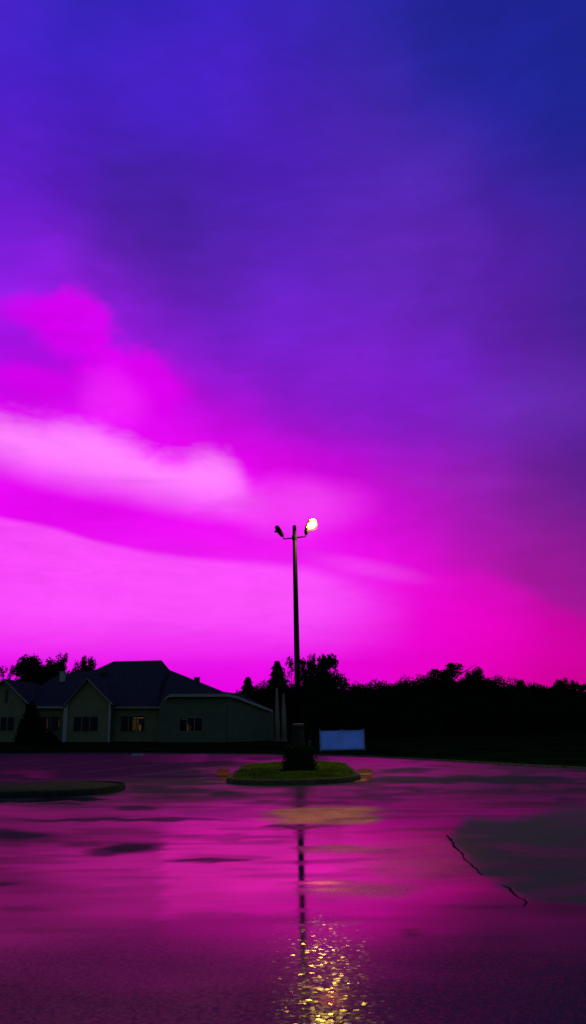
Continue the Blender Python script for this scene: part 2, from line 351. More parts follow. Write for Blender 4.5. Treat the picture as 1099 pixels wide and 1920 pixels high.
def surf(px, py):
    """how wet (mirror share), how rough, how amber (painted lamp glow, scuffs) the asphalt is at a place"""
    wet = .80; rough = .20; glow_scuff = 0.0
    n1 = noise.noise(Vector((px / 130, py / 26, 3.1))); n2 = noise.noise(Vector((px / 50, py / 9, 8.7))); n3 = noise.noise(Vector((px / 260, py / 60, 1.7)))
    # broad bright pool in the middle
    b = ell(px, py, 520, 1650, 330, 120, .5)
    if px < 305 + 10 * n2: b *= .45
    wet = .40 + .40 * b + .26 * n3 + .10 * n1; rough = .007 + .1 * (1 - sst(1520, 1600, py)) * (1 - .75 * ell(px, py, 570, 1600, 130, 130, .4))
    far = 1 - sst(1470, 1530, py)
    rough += far * .03 + .05 * far * n1; 
    if far > 0:
        n4 = noise.noise(Vector((px / 190, py / 6.5, 5.5))); n5 = noise.noise(Vector((px / 80, py / 3.8, 2.2)))
        side = sst(560, 250, px) if px < 560 else sst(740, 920, px) * .85
        dk = sst(-.25, .35, n4 + .6 * n5 - .15); wet *= 1 - far * (.38 + .25 * side) ; wet *= 1 - far * dk * (.55 + .3 * side)
    # left half calm dull film
    wet -= (.14 + .12 * n1) * sst(520, 150, px) if px < 520 else 0
    n6 = noise.noise(Vector((px / 150, py / 7, 15.5))); mid = sst(1480, 1510, py) * (1 - sst(1600, 1700, py)); wet *= 1 - .38 * mid * sst(-.05, .4, n6)
    # long mirror puddle with dark reflection
    p = ell(px, py + 4 * n2, 40, 1499, 150, 5, .3) * .8; pr = sst(0, .35, p); rough = rough * (1 - pr) + .0005 * pr; wet = wet * (1 - p) + .8 * p * p
    for cx, cy, rx, ry, k in ((45,1566,62,9,.8),(0,1562,60,8,.6),(245,1589,62,9,.9),(195,1597,36,7,.7),(150,1585,30,5,.5),(385,1613,75,4,.75),(225,1537,200,3.5,.75),
                              (430,1525,110,9,.35),(250,1516,40,4,.7),(110,1507,45,3,.7),(440,1570,100,5,.35),(840,1462,260,6,.75),(760,1443,60,4,.6),(900,1485,140,5,.4),
                              (0,1660,30,3,.6),(800,1870,200,30,.2),(420,1716,110,4,.3),(560,1505,120,4,.5),(560,1550,60,3,.8),(640,1452,170,2,.0),
                              (330,1480,90,4,.6),(470,1490,80,3,.5)):
        q = ell(px + 22 * n1, py + 5 * n2, cx, cy, rx, ry, .34) * min(k * 1.15, 1)
        wet *= 1 - q * .92; rough += .12 * q
    # far streaks
    st = sst(.05, .38, n1 + .5 * n2) * (1 - sst(1488, 1520, py)); wet *= 1 - .55 * st
    # amber patch painting the lamp's glow on the wet ground, and brown scuffs
    g = ell(px + 45 * n2, py + 5 * n6, 612, 1529, 112, 17, .30); glow_scuff = max(glow_scuff, g)
    for yy, k in ((1560, .5), (1590, .9), (1619, .7), (1655, 1), (1668, .5), (1706, .8)): rough += .035 * k * ell(px + 50 * n2, py + 5 * n6, 560 + 40 * k, yy, 55, 3.2, .8)
    if True: pass 
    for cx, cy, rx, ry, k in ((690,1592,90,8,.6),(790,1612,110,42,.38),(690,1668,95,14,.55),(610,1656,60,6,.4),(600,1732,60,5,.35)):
        q = ell(px + 60 * n2, py + 7 * n1 + 5 * n6, cx, cy, rx, ry, .7) * k; glow_scuff = max(glow_scuff, q)
    wet *= 1 - .80 * glow_scuff; rough += .10 * glow_scuff
    # dry patch beyond the crack
    sd = poly_sd(px + 6 * n2, py + 3 * n1, DRY); edgew = sst(60, 0, abs(py - 1640) - 70); d = sst(-14 + 10 * edgew, 16 - 8 * edgew, sd + 7 * n6 * (1 - edgew)); d *= .66 + .34 * (1 - sst(-.1, .35, n6 + .5 * n1))
    wet *= 1 - .93 * d; rough += .12 * d
    if px > 700: 
        rr = sst(700, 1050, px) * sst(1440, 1500, py); wet *= 1 - .25 * rr
    # nearer the camera the film thins out
    nr = sst(1690, 1900, py); wet *= 1 - .80 * nr; rough += .001 * nr
    nrr = ell(px, py, 1099, 1850, 330, 130, .8) + ell(px, py, 0, 1900, 250, 70, .8); wet *= 1 - .35 * min(nrr, 1)
    for cx, cy, rx, ry, k in ((770,1745,12,4,.6),(775,1752,4,7,.6),(423,1818,4,3,.8),(640,1790,5,2,.3),(130,1745,150,5,.25),(870,1760,120,8,.3),(900,1700,80,5,.35),(40,1705,60,4,.35),(700,1640,200,5,.2),(560,1725,260,7,.22)):
        wet *= 1 - k * ell(px + 8 * n1, py + 4 * n2, cx, cy, rx, ry, .6)
    grain = (sst(1690, 1790, py) + .5 * ell(px + 30 * n2, py, 690, 1664, 110, 12, .7) + .5 * ell(px + 30 * n2, py, 680, 1595, 90, 8, .7)) * (1 - p)
    return max(wet, .02), max(min(rough, .6), .0005), glow_scuff, d, grain
YS = []; y = -14.0
while y < 3: YS.append(y); y += 1.0
y = 3.0
while y < 60: YS.append(y); y *= 1.0085
XS = [-70 + .5 * k for k in range(90)] + [-25 + .12 * k for k in range(1, 417)] + [25 + .5 * k for k in range(1, 90)]
vs = []; idx = {}; A = []
for j, yy in enumerate(YS):
    for i, xx in enumerate(XS):
        ey = edgeY(xx); y2 = yy
        if yy > ey:
            if YS[j - 1] > ey: continue
            y2 = ey
        idx[(i, j)] = len(vs); vs.append((xx, y2, 0)); 
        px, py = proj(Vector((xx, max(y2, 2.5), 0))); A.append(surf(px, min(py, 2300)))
fs = [(idx[(i, j)], idx[(i + 1, j)], idx[(i + 1, j + 1)], idx[(i, j + 1)]) for j in range(len(YS) - 1) for i in range(len(XS) - 1)
      if all(k in idx for k in ((i, j), (i + 1, j), (i + 1, j + 1), (i, j + 1)))]
am = bpy.data.materials.new('wet_asphalt'); am.use_nodes = True; t = am.node_tree; t.nodes.clear()
def attr(name):
    n = t.nodes.new('ShaderNodeAttribute'); n.attribute_name = name; return S(t, n.outputs['Fac'])
aw, ar, aglow, ad_, ag = attr('wetness'), attr('coarseness'), attr('glow_scuff'), attr('drypatch'), attr('grain')
tcn = t.nodes.new('ShaderNodeTexCoord'); O = S(t, tcn.outputs['Object'])
nA = noisen(t, O, .9, 5, .6, .6, scl=(.6, 1, 1)); nB = noisen(t, O, 6, 4, .6); nC = noisen(t, O, 70, 3, .65); nD = noisen(t, O, 2.2, 5, .62, .3, scl=(.35, 1.0, 1), loc=(7, 3, 0))
col = mixc(t, nC.ss(.35, .7), (.035, .050, .035), (.09, .115, .085))
col = mixc(t, (aglow * nB.ss(.25, .6) * (noisen(t, O, 45, 2, .6).ss(.3, .62) * .8 + .3)).clamp(), col, (.50, .33, .10)); col = mixc(t, ad_, col, mixc(t, nC.ss(.35, .7), (.10, .14, .05), (.26, .32, .13)))  # amber albedo where the lamp's glow is painted, and on the scuffs
df = t.nodes.new('ShaderNodeBsdfDiffuse'); t.links.new(col.s, df.inputs[0])
gl = t.nodes.new('ShaderNodeBsdfGlossy'); gl.inputs[0].default_value = (.94, .19, .49, 1); gl.distribution = 'BECKMANN'
rgh = (ar * (1 + (nA - .5) * .8 + (nD - .5) * .8)).mx(.0005); t.links.new(rgh._m('POWER', .5).s, gl.inputs['Roughness'])
# ripples, worn stone grain
hgt = nC * .0009 + nB * .0035 + noisen(t, O, 24, 2, .5) * .0008
bn = t.nodes.new('ShaderNodeBump'); bn.inputs['Distance'].default_value = 1; 
bstr = (.07 + aglow * .6 + ad_ * .5).clamp(); t.links.new(bstr.s, bn.inputs['Strength']); t.links.new(hgt.s, bn.inputs['Height'])
# sparse stone tips: a second coarse-grained bump for the wet film's glints
vo = t.nodes.new('ShaderNodeTexVoronoi'); vo.inputs['Scale'].default_value = 40; 
wz = noisen(t, O, 30, 2, .6, out=1); wm = t.nodes.new('ShaderNodeVectorMath'); wm.operation = 'MULTIPLY_ADD'; wm.inputs[1].default_value = (.028, .028, 0)
t.links.new(wz.s, wm.inputs[0]); t.links.new(O.s, wm.inputs[2]); t.links.new(wm.outputs[0], vo.inputs['Vector'])
t.links.new(bn.outputs[0], gl.inputs['Normal'])
frn = t.nodes.new('ShaderNodeFresnel'); frn.inputs[0].default_value = 1.5
wv = aw * (1 + (nA - .5) * .5 + (nD - .5) * .7)
fac = (S(t, frn.outputs[0]) * wv * 1.9).clamp().mn(.9)
ms = t.nodes.new('ShaderNodeMixShader'); t.links.new(fac.s, ms.inputs[0]); t.links.new(df.outputs[0], ms.inputs[1]); t.links.new(gl.outputs[0], ms.inputs[2])
# glints: tilted facets of wet stone, a thin share of the surface
vb = t.nodes.new('ShaderNodeBump'); vb.inputs['Distance'].default_value = 1; vb.inputs['Strength'].default_value = 1
hv = noisen(t, O, 11, 1, .5, .3, scl=(.7, 1, 1)) * .0105
t.links.new(hv.s, vb.inputs['Height'])
g3 = t.nodes.new('ShaderNodeBsdfGlossy'); g3.inputs['Roughness'].default_value = .14; g3.inputs[0].default_value = (1, .85, .5, 1); 
vc = t.nodes.new('ShaderNodeSeparateColor'); t.links.new(vo.outputs['Color'], vc.inputs[0])
def tl(i):
    c_ = S(t, vc.outputs[i]) - .5; return c_ * c_._m('ABSOLUTE') * .33
tv = combine(t, tl(0) * .8, tl(1), 1.0); nv = t.nodes.new('ShaderNodeVectorMath'); nv.operation = 'NORMALIZE'; t.links.new(tv.s, nv.inputs[0])
t.links.new(nv.outputs[0], g3.inputs['Normal'])
ms2 = t.nodes.new('ShaderNodeMixShader'); vs3 = t.nodes.new('ShaderNodeSeparateColor'); t.links.new(vo.outputs['Color'], vs3.inputs[0])
spk = (S(t, vo.outputs['Distance']).ss(.75, .45) * .02 + .028) * (1 - ad_) * ag
t.links.new(spk.s, ms2.inputs[0]); t.links.new(ms.outputs[0], ms2.inputs[1]); t.links.new(g3.outputs[0], ms2.inputs[2])
g4 = t.nodes.new('ShaderNodeBsdfGlossy'); g4.inputs['Roughness'].default_value = .6; g4.inputs[0].default_value = (1, .60, .16, 1); t.links.new(bn.outputs[0], g4.inputs['Normal'])  # amber gloss colour carries the lamp's reflection in the painted glow patch
ms3 = t.nodes.new('ShaderNodeMixShader'); sf = (aglow * .46 * (noisen(t, O, 30, 3, .7, loc=(2, 2, 0)).ss(.35, .65) * .9 + .25) * nA.ss(.25, .6)).clamp()
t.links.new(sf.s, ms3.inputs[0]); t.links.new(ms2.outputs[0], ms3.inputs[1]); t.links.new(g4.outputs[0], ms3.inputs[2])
o = t.nodes.new('ShaderNodeOutputMaterial'); t.links.new(ms3.outputs[0], o.inputs[0])
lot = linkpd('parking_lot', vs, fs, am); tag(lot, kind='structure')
for k, nm in enumerate(('wetness', 'coarseness', 'glow_scuff', 'drypatch', 'grain')):
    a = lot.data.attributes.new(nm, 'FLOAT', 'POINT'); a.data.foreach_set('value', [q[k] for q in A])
# crack in the asphalt: a thin torn groove line
ck = [(838,1566),(846,1574),(850,1585),(862,1597),(872,1608),(880,1618),(892,1630),(905,1642)]
ck2 = [(944,1660),(956,1664),(968,1680),(980,1687),(984,1694),(975,1699)]
vs = []; fs = []
for C in (ck, ck2):
    P = []
    for (a, b), (c, d) in zip(C, C[1:]):
        for k in range(6): u = k / 6; P.append(onz(a + (c - a) * u, b + (d - b) * u, .004))
    for i, p in enumerate(P):
        q = P[min(i + 1, len(P) - 1)]; r_ = P[max(i - 1, 0)]; d = (q - r_).normalized(); nn = Vector((-d.y, d.x, 0))
        wd = .006 * max(.1, 1 + 1.5 * noise.noise(p * 5)) * (1.6 if i < len(P) * .4 else .6) * (.5 + .5 * math.sin(math.pi * (i + 1) / len(P))) * (1.5 if C is ck else .6) + .003; s_ = nn * noise.noise(p * 14) * .02 + nn * noise.noise(p * 2 + Vector((5, 5, 5))) * .03
        vs += [tuple(p + s_ + nn * wd), tuple(p + s_ - nn * wd)]
        if i: n0 = len(vs); fs.append((n0 - 4, n0 - 3, n0 - 1, n0 - 2))
o = linkpd('pavement_crack', vs, fs, mat('crack_dark', (.008, .007, .008), 1, .02)); tag(o, kind='structure')

# far kerb along the lot's edge and raised verge behind it
bm = bmesh.new(); E = [Vector((edge_pts[0].x - 60, edge_pts[0].y, 0))] + edge_pts + [edge_pts[-1] + Vector((30, -1, 0))]
prof = [(0, -.05), (0, .045), (.02, .06), (.16, .06), (.16, -.05)]
rows = [[bm.verts.new((p.x, p.y + a, b)) for a, b in prof] for p in E]
for r1, r2 in zip(rows, rows[1:]):
    for k in range(len(prof) - 1): bm.faces.new((r1[k], r2[k], r2[k + 1], r1[k + 1]))
o = link('far_kerb', bm, M['kerb2']); tag(o, kind='structure')
bm = bmesh.new()
rr = [[bm.verts.new(v) for v in ((p.x, p.y + .16, .055), (p.x, p.y + 6, .03), (p.x, 64, .03 + max(0, -p.x) * .02), (p.x, 400, .03 + max(0, -p.x) * .02))] for p in E]
for r1, r2 in zip(rr, rr[1:]):
    for k in range(3): bm.faces.new((r1[k], r2[k], r2[k + 1], r1[k + 1]))
o = link('grass_verge', bm, M['lawn']); tag(o, kind='structure')
# faint painted bay lines on the left
for k, (a, b) in enumerate((((150,1449),(345,1428)),((215,1458),(420,1437)),((0,1432),(130,1420)),((60,1441),(215,1425)))):
    p, q = onz(*a, .004), onz(*b, .004); d = (q - p).normalized(); n_ = Vector((-d.y, d.x, 0)) * .06
    o = linkpd('bay_line', [tuple(p - n_), tuple(q - n_), tuple(q + n_), tuple(p + n_)], [(0, 1, 2, 3)], M['white']); tag(o, kind='structure')
# small pale block on the kerb
p = onz(258, 1418); bm = bmesh.new(); box(bm, p.x - .3, p.x + .3, p.y - .1, p.y + .1, 0, .13, .02)
o = link('kerb_block', bm, mat('pale_block', (.5, .42, .34), .7, .2, 20, .2)); tag(o, 'small pale concrete block at the far edge of the lot in front of the building', 'concrete block')

# ------------------------------------------------------------------ island
def rrect(x0, x1, y0, y1, r, n=10):
    out = []
    for cx, cy, a0 in ((x1 - r, y1 - r, 0), (x0 + r, y1 - r, 90), (x0 + r, y0 + r, 180), (x1 - r, y0 + r, 270)):
        for k in range(n + 1): a = R(a0 + 90 * k / n); out.append((cx + r * math.cos(a), cy + r * math.sin(a)))
    return out
fl = onz(455, 1465, .13); frp = onz(655, 1465, .13); bl = onz(475, 1432, .13); br = onz(640, 1431, .13)
iy0 = onz(555, 1462, .13).y; iy1 = onz(555, 1429, .13).y
xm0 = onz(430, 1452, .13); xm1 = onz(674, 1449, .13); ix0 = xm0.x; ix1 = xm1.x
print('island', ix0, ix1, iy0, iy1)
IS = rrect(ix0, ix1, iy0, iy1, min(1.9, (ix1 - ix0) * .48), 12)
cxm, cym = (ix0 + ix1) / 2, (iy0 + iy1) / 2
def off(P, d):
    out = []; n = len(P)
    for i in range(n):
        a = Vector((*P[i - 1], 0)); b = Vector((*P[(i + 1) % n], 0)); t_ = (b - a).normalized(); nn = Vector((t_.y, -t_.x, 0)); out.append((P[i][0] + nn.x * d, P[i][1] + nn.y * d))
    return out
def build_island(P, cx, cy, label, kr):
    e = empty('traffic_island', (cx, cy, 0)); tag(e, label, 'traffic island'); T_ = Matrix.Translation((-cx, -cy, 0)); n = len(P)
    bm = bmesh.new(); prof = [(0, -.02), (-.015, .10), (-.05, .14), (-.15, .14), (-.17, .05)]
    rings = [[bm.verts.new((x, y, z)) for x, y in off(P, d)] for d, z in prof]
    for a, b in zip(rings, rings[1:]):
        for i in range(n): bm.faces.new((a[i], a[(i + 1) % n], b[(i + 1) % n], b[i]))
    bm.transform(T_); link('kerb', bm, M[kr], e, True)
    inn = off(P, -.15); bm = bmesh.new()
    r2 = [[bm.verts.new((cx + (x - cx) * s, cy + (y - cy) * s, z)) for x, y in inn] for s, z in ((1, .11), (.9, .15), (.6, .17), (.25, .18))]
    for a, b in zip(r2, r2[1:]):
        for i in range(n): bm.faces.new((a[i], a[(i + 1) % n], b[(i + 1) % n], b[i]))
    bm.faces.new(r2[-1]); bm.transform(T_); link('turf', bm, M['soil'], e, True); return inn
inn = build_island(IS, cxm, cym, 'long oval grass island with concrete kerb around the lamp post', 'kerb')
ya = onz(150, 1494, 0).y; yb = onz(150, 1465, .13).y; xr = onz(214, 1480, .1).x
build_island(rrect(xr - 9.5, xr, ya, yb, min(1.6, (yb - ya) * .45), 12), xr - 4.75, (ya + yb) / 2, 'dark unlit grass island cut off by the left edge of the photo', 'conc')
vs = []; fs = []
def inside(x, y): return poly_sd(x, y, inn) > .03
cnt = 0
while cnt < 26000:
    x = random.uniform(ix0, ix1); yy = random.uniform(iy0, iy1)
    if not inside(x, yy): continue
    cnt += 1; h = random.uniform(.03, .075) * (1 + .5 * noise.noise(Vector((x * 1.3, yy * .8, 0)))); a = random.uniform(0, 6.28); wd = .008
    l1, l2 = random.gauss(0, .02), random.gauss(0, .02); k = len(vs); z = .12 + .04 * sst(0, .5, poly_sd(x, yy, inn) if cnt % 1 == 0 else 1)
    vs += [(x - cxm + math.cos(a) * wd, yy - cym + math.sin(a) * wd, z), (x - cxm - math.cos(a) * wd, yy - cym - math.sin(a) * wd, z), (x - cxm + l1, yy - cym + l2, z + h)]; fs.append((k, k + 1, k + 2))
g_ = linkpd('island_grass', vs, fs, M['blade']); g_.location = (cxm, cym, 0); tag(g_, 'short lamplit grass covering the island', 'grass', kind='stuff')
# painted aprons at both ends of the island
for sgn, pts in ((1, [(668,1443),(682,1441),(700,1443),(697,1457),(690,1466),(664,1467),(672,1457),(675,1449)]), (-1, [(408,1442),(430,1441),(428,1449),(431,1458),(440,1464),(420,1462),(405,1452)])):
    q = [onz(a, b, .004 ) for a, b in pts]; c = sum(q, Vector()) / len(q)
    o = linkpd('ochre_marking', [tuple(v - c) for v in q], [tuple(range(len(q)))], M['ochre']); o.location = c; tag(o, kind='structure')
# two paler lines over the right-hand marking
for a, b, c_, d in (((668,1450.5),(695,1449.5),(696,1452),(667,1453)),((662,1461),(688,1460),(686,1464),(660,1465))):
    q = [onz(*v, .008) for v in (a, b, c_, d)]; o = linkpd('pale_marking', [tuple(v) for v in q], [(0, 1, 2, 3)], M['white']); tag(o, kind='structure')

# ------------------------------------------------------------------ lamp post
PY = 24.6
base = at(561, 1436, PY); base.z = .15
top = at(552, 985, PY)
lp = empty('street_lamp', base); tag(lp, 'tall dark double-headed lamp post on the grass island, right lamp lit', 'street lamp')
def L(p): return Vector(p) - base
bm = bmesh.new(); tube(bm, [L(base + Vector((0, 0, 1.3))), L(base.lerp(top, .35)), L(base.lerp(top, .7)), L(top - Vector((0, 0, .04))), L(top)], [.095, .09, .078, .062, .035], 16); link('pole', bm, M['steel'], lp, True)
bm = bmesh.new(); tube(bm, [(0, 0, -.05), (0, 0, 1.05), (0, 0, 1.28)], [.24, .185, .165], 20); link('pedestal', bm, M['conc'], lp, False)
bm = bmesh.new(); tube(bm, [(0, 0, 1.28), (0, 0, 1.30), (0, 0, 1.34), (0, 0, 1.36)], [.165, .185, .18, .11], 20); link('base_collar', bm, M['capc'], lp)
aj = at(552.5, 1008.5, PY)
bm = bmesh.new(); tube(bm, [L(aj - Vector((0, 0, .07))), L(aj + Vector((0, 0, .07)))], [.085, .085], 16); link('bracket', bm, M['steel'], lp)
def head(pts_arm, knee, tip, lit):
    bm = bmesh.new(); tube(bm, [L(at(*p, PY)) for p in pts_arm], .024, 10); a = link('arm', bm, M['steel'], lp, True)
    k = L(at(*knee, PY)); tp = L(at(*tip, PY)); d = (tp - k).normalized(); side = Vector((0, 1, 0))
    # cobra style housing: rounded pill, flattened
    bm = bmesh.new(); nrm = d.cross(side).normalized(); ln = (tp - k).length
    if nrm.z < 0: nrm = -nrm
    prof = [(0, .045, .045), (.08, .075, .06), (.25, .10, .075), (.55, .125, .08), (.8, .12, .078), (.94, .085, .06), (1, .03, .03)]; seg = 16; rings = []
    for s, a_, b_ in prof:
        rings.append([bm.verts.new(k + d * ln * s + side * math.cos(q * 2 * math.pi / seg) * a_ + nrm * math.sin(q * 2 * math.pi / seg) * b_) for q in range(seg)])
    for r1, r2 in zip(rings, rings[1:]):
        for q in range(seg): bm.faces.new((r1[q], r1[(q + 1) % seg], r2[(q + 1) % seg], r2[q]))
    bm.faces.new(rings[0]); bm.faces.new(rings[-1]); hd = link('lamp_head', bm, M['steel'], lp, True)
    return hd, k, tp, d, nrm
hd, k, tp, d, nrm = head([(552.5, 1008.5), (532, 1010.5), (531, 1005)], (530.5, 1006), (517.5, 986), False)
bm = bmesh.new(); c = k + d * (tp - k).length * .58 - nrm * .07
bmesh.ops.create_uvsphere(bm, u_segments=14, v_segments=8, radius=.085); bm.transform(Matrix.Translation(c) @ Matrix.Diagonal((1.1, 1, .5, 1))); link('dark_lens', bm, mat('dark_lens_glass', (.05, .04, .05), .2, .4), hd, True).name = 'lens'
hd, k, tp, d, nrm = head([(552.5, 1008.5), (573, 1006), (573.5, 1000)], (573.5, 1002), (579, 981), True)
hd['label'] = 'lit lamp head'
c = L(at(585.5, 986, PY)) + Vector((0, -.14, 0))
bm = bmesh.new(); ua = Vector((-.55, .45, .6)).normalized(); tube(bm, [c + ua * .175, c + ua * .12, c + ua * .05], [.07, .15, .19], 24, cap=False); dd = link('halo_reflector', bm, M['halo_dish'], hd, True)  # amber dish added to give the lamp its yellow rim glow
bm = bmesh.new(); bmesh.ops.create_uvsphere(bm, u_segments=28, v_segments=16, radius=.100); bm.transform(Matrix.Translation(c) @ Matrix.Diagonal((1, .8, 1.05, 1))); ln = link('lens', bm, M['lens'], hd, True)
sm = bpy.data.materials.new('halo_bowl_amber'); sm.use_nodes = True; t = sm.node_tree; t.nodes.clear()
a1 = t.nodes.new('ShaderNodeBsdfTransparent'); a1.inputs[0].default_value = (1, .90, .40, 1); a2 = t.nodes.new('ShaderNodeBsdfTranslucent'); a2.inputs[0].default_value = (1, .36, .01, 1)
a3 = t.nodes.new('ShaderNodeMixShader'); a3.inputs[0].default_value = .003; o = t.nodes.new('ShaderNodeOutputMaterial')
t.links.new(a1.outputs[0], a3.inputs[1]); t.links.new(a2.outputs[0], a3.inputs[2]); t.links.new(a3.outputs[0], o.inputs[0])
bm = bmesh.new(); bmesh.ops.create_uvsphere(bm, u_segments=28, v_segments=16, radius=.175); bm.transform(Matrix.Translation(c) @ Matrix.Diagonal((1, .8, 1.1, 1))); link('halo_bowl', bm, sm, hd, True)  # added shell, its amber tint stands in for the lamp's yellow halo

# shrub round the lamp post's foot
def shape_leaves(vs, fs, n, sampler, size, flat=.0):
    for _ in range(n):
        p = sampler(); s = size * random.uniform(.6, 1.3)
        a = Vector((random.gauss(0, 1), random.gauss(0, 1), random.gauss(0, 1))).normalized(); b = a.orthogonal().normalized(); c = a.cross(b)
        th = random.uniform(0, 6.28); u = b * math.cos(th) + c * math.sin(th); v = c * math.cos(th) - b * math.sin(th); k = len(vs)
        vs += [tuple(p + u * s), tuple(p + v * s * .5), tuple(p - u * s), tuple(p - v * s * .5)]; fs.append((k, k + 1, k + 2, k + 3))
sh = empty('low_shrub', base - Vector((0, .55, 0))); tag(sh, 'squat dark shrub growing round the foot of the lamp post', 'shrub')
vs = []; fs = []
def samp():
    z = random.random() ** 1.1 * .72; r = .50 * (1 - .28 * z / .72) * (random.random() ** .3) * (1 + .12 * random.gauss(0, 1)); a = random.uniform(0, 6.28); return Vector((r * math.cos(a), r * math.sin(a) * .6, z))
shape_leaves(vs, fs, 5200, samp, .035); linkpd('foliage', vs, fs, M['leaf'], sh)
bm = bmesh.new()
for k in range(7):
    a = k * .9; tube(bm, [(.05 * math.cos(a), .05 * math.sin(a), -.02), (.18 * math.cos(a), .14 * math.sin(a), .3), (.3 * math.cos(a), .2 * math.sin(a), .55)], [.014, .01, .005], 5)
link('stem', bm, M['bark'], sh)

# ------------------------------------------------------------------ white sheet board
BY = onz(642, 1409).y; p0 = at(601, 1408, BY); p1 = at(684, 1407, BY); zt = at(642, 1368.5, BY).z
bd = empty('display_board', (p0.x, BY, 0.03)); tag(bd, 'pale blue blank rectangular board standing on the lawn behind the lot', 'board')
wd = p1.x - p0.x; ht = zt - .03; NB = 24; bm = bmesh.new(); g = []
for j in range(9):
    g.append([bm.verts.new((wd * i / NB, .03 * math.sin(i * .9) * (j / 8) + .01 * math.sin(i * 2.7 + j), .04 + (ht - .04) * j / 8 - (.022 * math.sin(math.pi * (i % 12) / 12) if j == 8 else 0))) for i in range(NB + 1)])
for j in range(8):
    for i in range(NB): bm.faces.new((g[j][i], g[j][i + 1], g[j + 1][i + 1], g[j + 1][i]))
bmesh.ops.solidify(bm, geom=bm.faces, thickness=.012); link('panel', bm, M['sheet'], bd, True)
for xx in (0, wd / 2, wd):
    bm = bmesh.new(); tube(bm, [(xx, .07, -.1), (xx, .07, ht + .02), (xx, .07, ht + .045)], [.028, .028, .012], 8); link('post', bm, M['sheetf'], bd)
bm = bmesh.new(); tube(bm, [(0, -.0 + .07, .06), (wd, .07, .06)], .018, 6); link('rail', bm, M['sheetf'], bd)
# marker post behind the island
mp = at(581, 1392, 46); bm = bmesh.new(); tube(bm, [(mp.x, 46, 0), (mp.x, 46, .55), (mp.x, 46, .62)], [.06, .06, .03], 10)
o = link('marker_post', bm, M['capc']); tag(o, 'short pale marker post on the dark lawn just right of the lamp post', 'marker post')
o['label'] = 'short pale marker post on the dark lawn just right of the lamp post'

# ------------------------------------------------------------------ building
B = empty('community_building', (at(250, 1389, 70).x, 70, 0)); tag(B, 'long low building with two pointed gables and a tall dark hipped roof', 'building')
BO = Vector(B.location)
def bx(px, Y, py=1350): return at(px, py, Y).x - BO.x
def bz(py, Y, px=230): return at(px, py, Y).z
def bl_(name, bm, m, parent=B, smooth=False): return link(name, bm, m, parent, smooth)
def holed(bm, x0, x1, y0, y1, z0, z1, holes):
    xs = sorted({x0, x1, *[h[0] for h in holes], *[h[1] for h in holes]}); zs = sorted({z0, z1, *[h[2] for h in holes], *[h[3] for h in holes]})
    V = {}
    def v(i, j, k):
        if (i, j, k) not in V: V[(i, j, k)] = bm.verts.new((xs[i], (y0, y1)[k], zs[j]))
        return V[(i, j, k)]
    def solid(i, j):
        if not (0 <= i < len(xs) - 1 and 0 <= j < len(zs) - 1): return False
        cx, cz = (xs[i] + xs[i + 1]) / 2, (zs[j] + zs[j + 1]) / 2
        return not any(h[0] < cx < h[1] and h[2] < cz < h[3] for h in holes)
    for i in range(len(xs) - 1):
        for j in range(len(zs) - 1):
            if not solid(i, j): continue
            for k in (0, 1): bm.faces.new((v(i, j, k), v(i + 1, j, k), v(i + 1, j + 1, k), v(i, j + 1, k)))
            for di, dj, a, b in ((-1, 0, (0, 0), (0, 1)), (1, 0, (1, 0), (1, 1)), (0, -1, (0, 0), (1, 0)), (0, 1, (0, 1), (1, 1))):
                if not solid(i + di, j + dj): bm.faces.new((v(i + a[0], j + a[1], 0), v(i + b[0], j + b[1], 0), v(i + b[0], j + b[1], 1), v(i + a[0], j + a[1], 1)))
def window(x0, x1, z0, z1, Y, panes, lit=None):
    y = Y - BO.y; f = bmesh.new(); w_ = .07
    box(f, x0 - w_, x1 + w_, y - .04, y + .04, z0 - w_ - .03, z0); box(f, x0 - w_, x1 + w_, y - .04, y + .04, z1, z1 + w_)
    box(f, x0 - w_, x0, y - .037, y + .04, z0, z1); box(f, x1, x1 + w_, y - .037, y + .04, z0, z1)
    for k in range(1, panes):
        xx = x0 + (x1 - x0) * k / panes; box(f, xx - .04, xx + .04, y - .033, y + .04, z0, z1)
    wn = bl_('window', f, M['frame'])
    for k in range(panes):
        a = x0 + (x1 - x0) * k / panes + (.04 if k else 0); b = x0 + (x1 - x0) * (k + 1) / panes - (.04 if k < panes - 1 else 0)
        g = bmesh.new(); box(g, a, b, y + .03, y + .038, z0, z1); bl_('pane', g, M['glass'], wn)
    r_ = bmesh.new(); holed(r_, x0 - .35, x1 + .35, y + .36, y + 1.8, z0 - .6, z1 + .3, [(x0 - .25, x1 + .25, z0 - .5, z1 + .2)])
    box(r_, x0 - .35, x1 + .35, y + 1.81, y + 1.9, z0 - .6, z1 + .3); bl_('room', r_, M['inside'], wn)
    for (a, b, c, d_, mm) in (lit or []):
        q = bmesh.new(); xa, xb = x0 + (x1 - x0) * a, x0 + (x1 - x0) * b; za, zb = z0 + (z1 - z0) * c, z0 + (z1 - z0) * d_
        box(q, xa, xb, y + 1.0, y + 1.05, za, zb, .01); bl_('room_lamp', q, M[mm], wn)
WY, GY = 70.0, 68.4
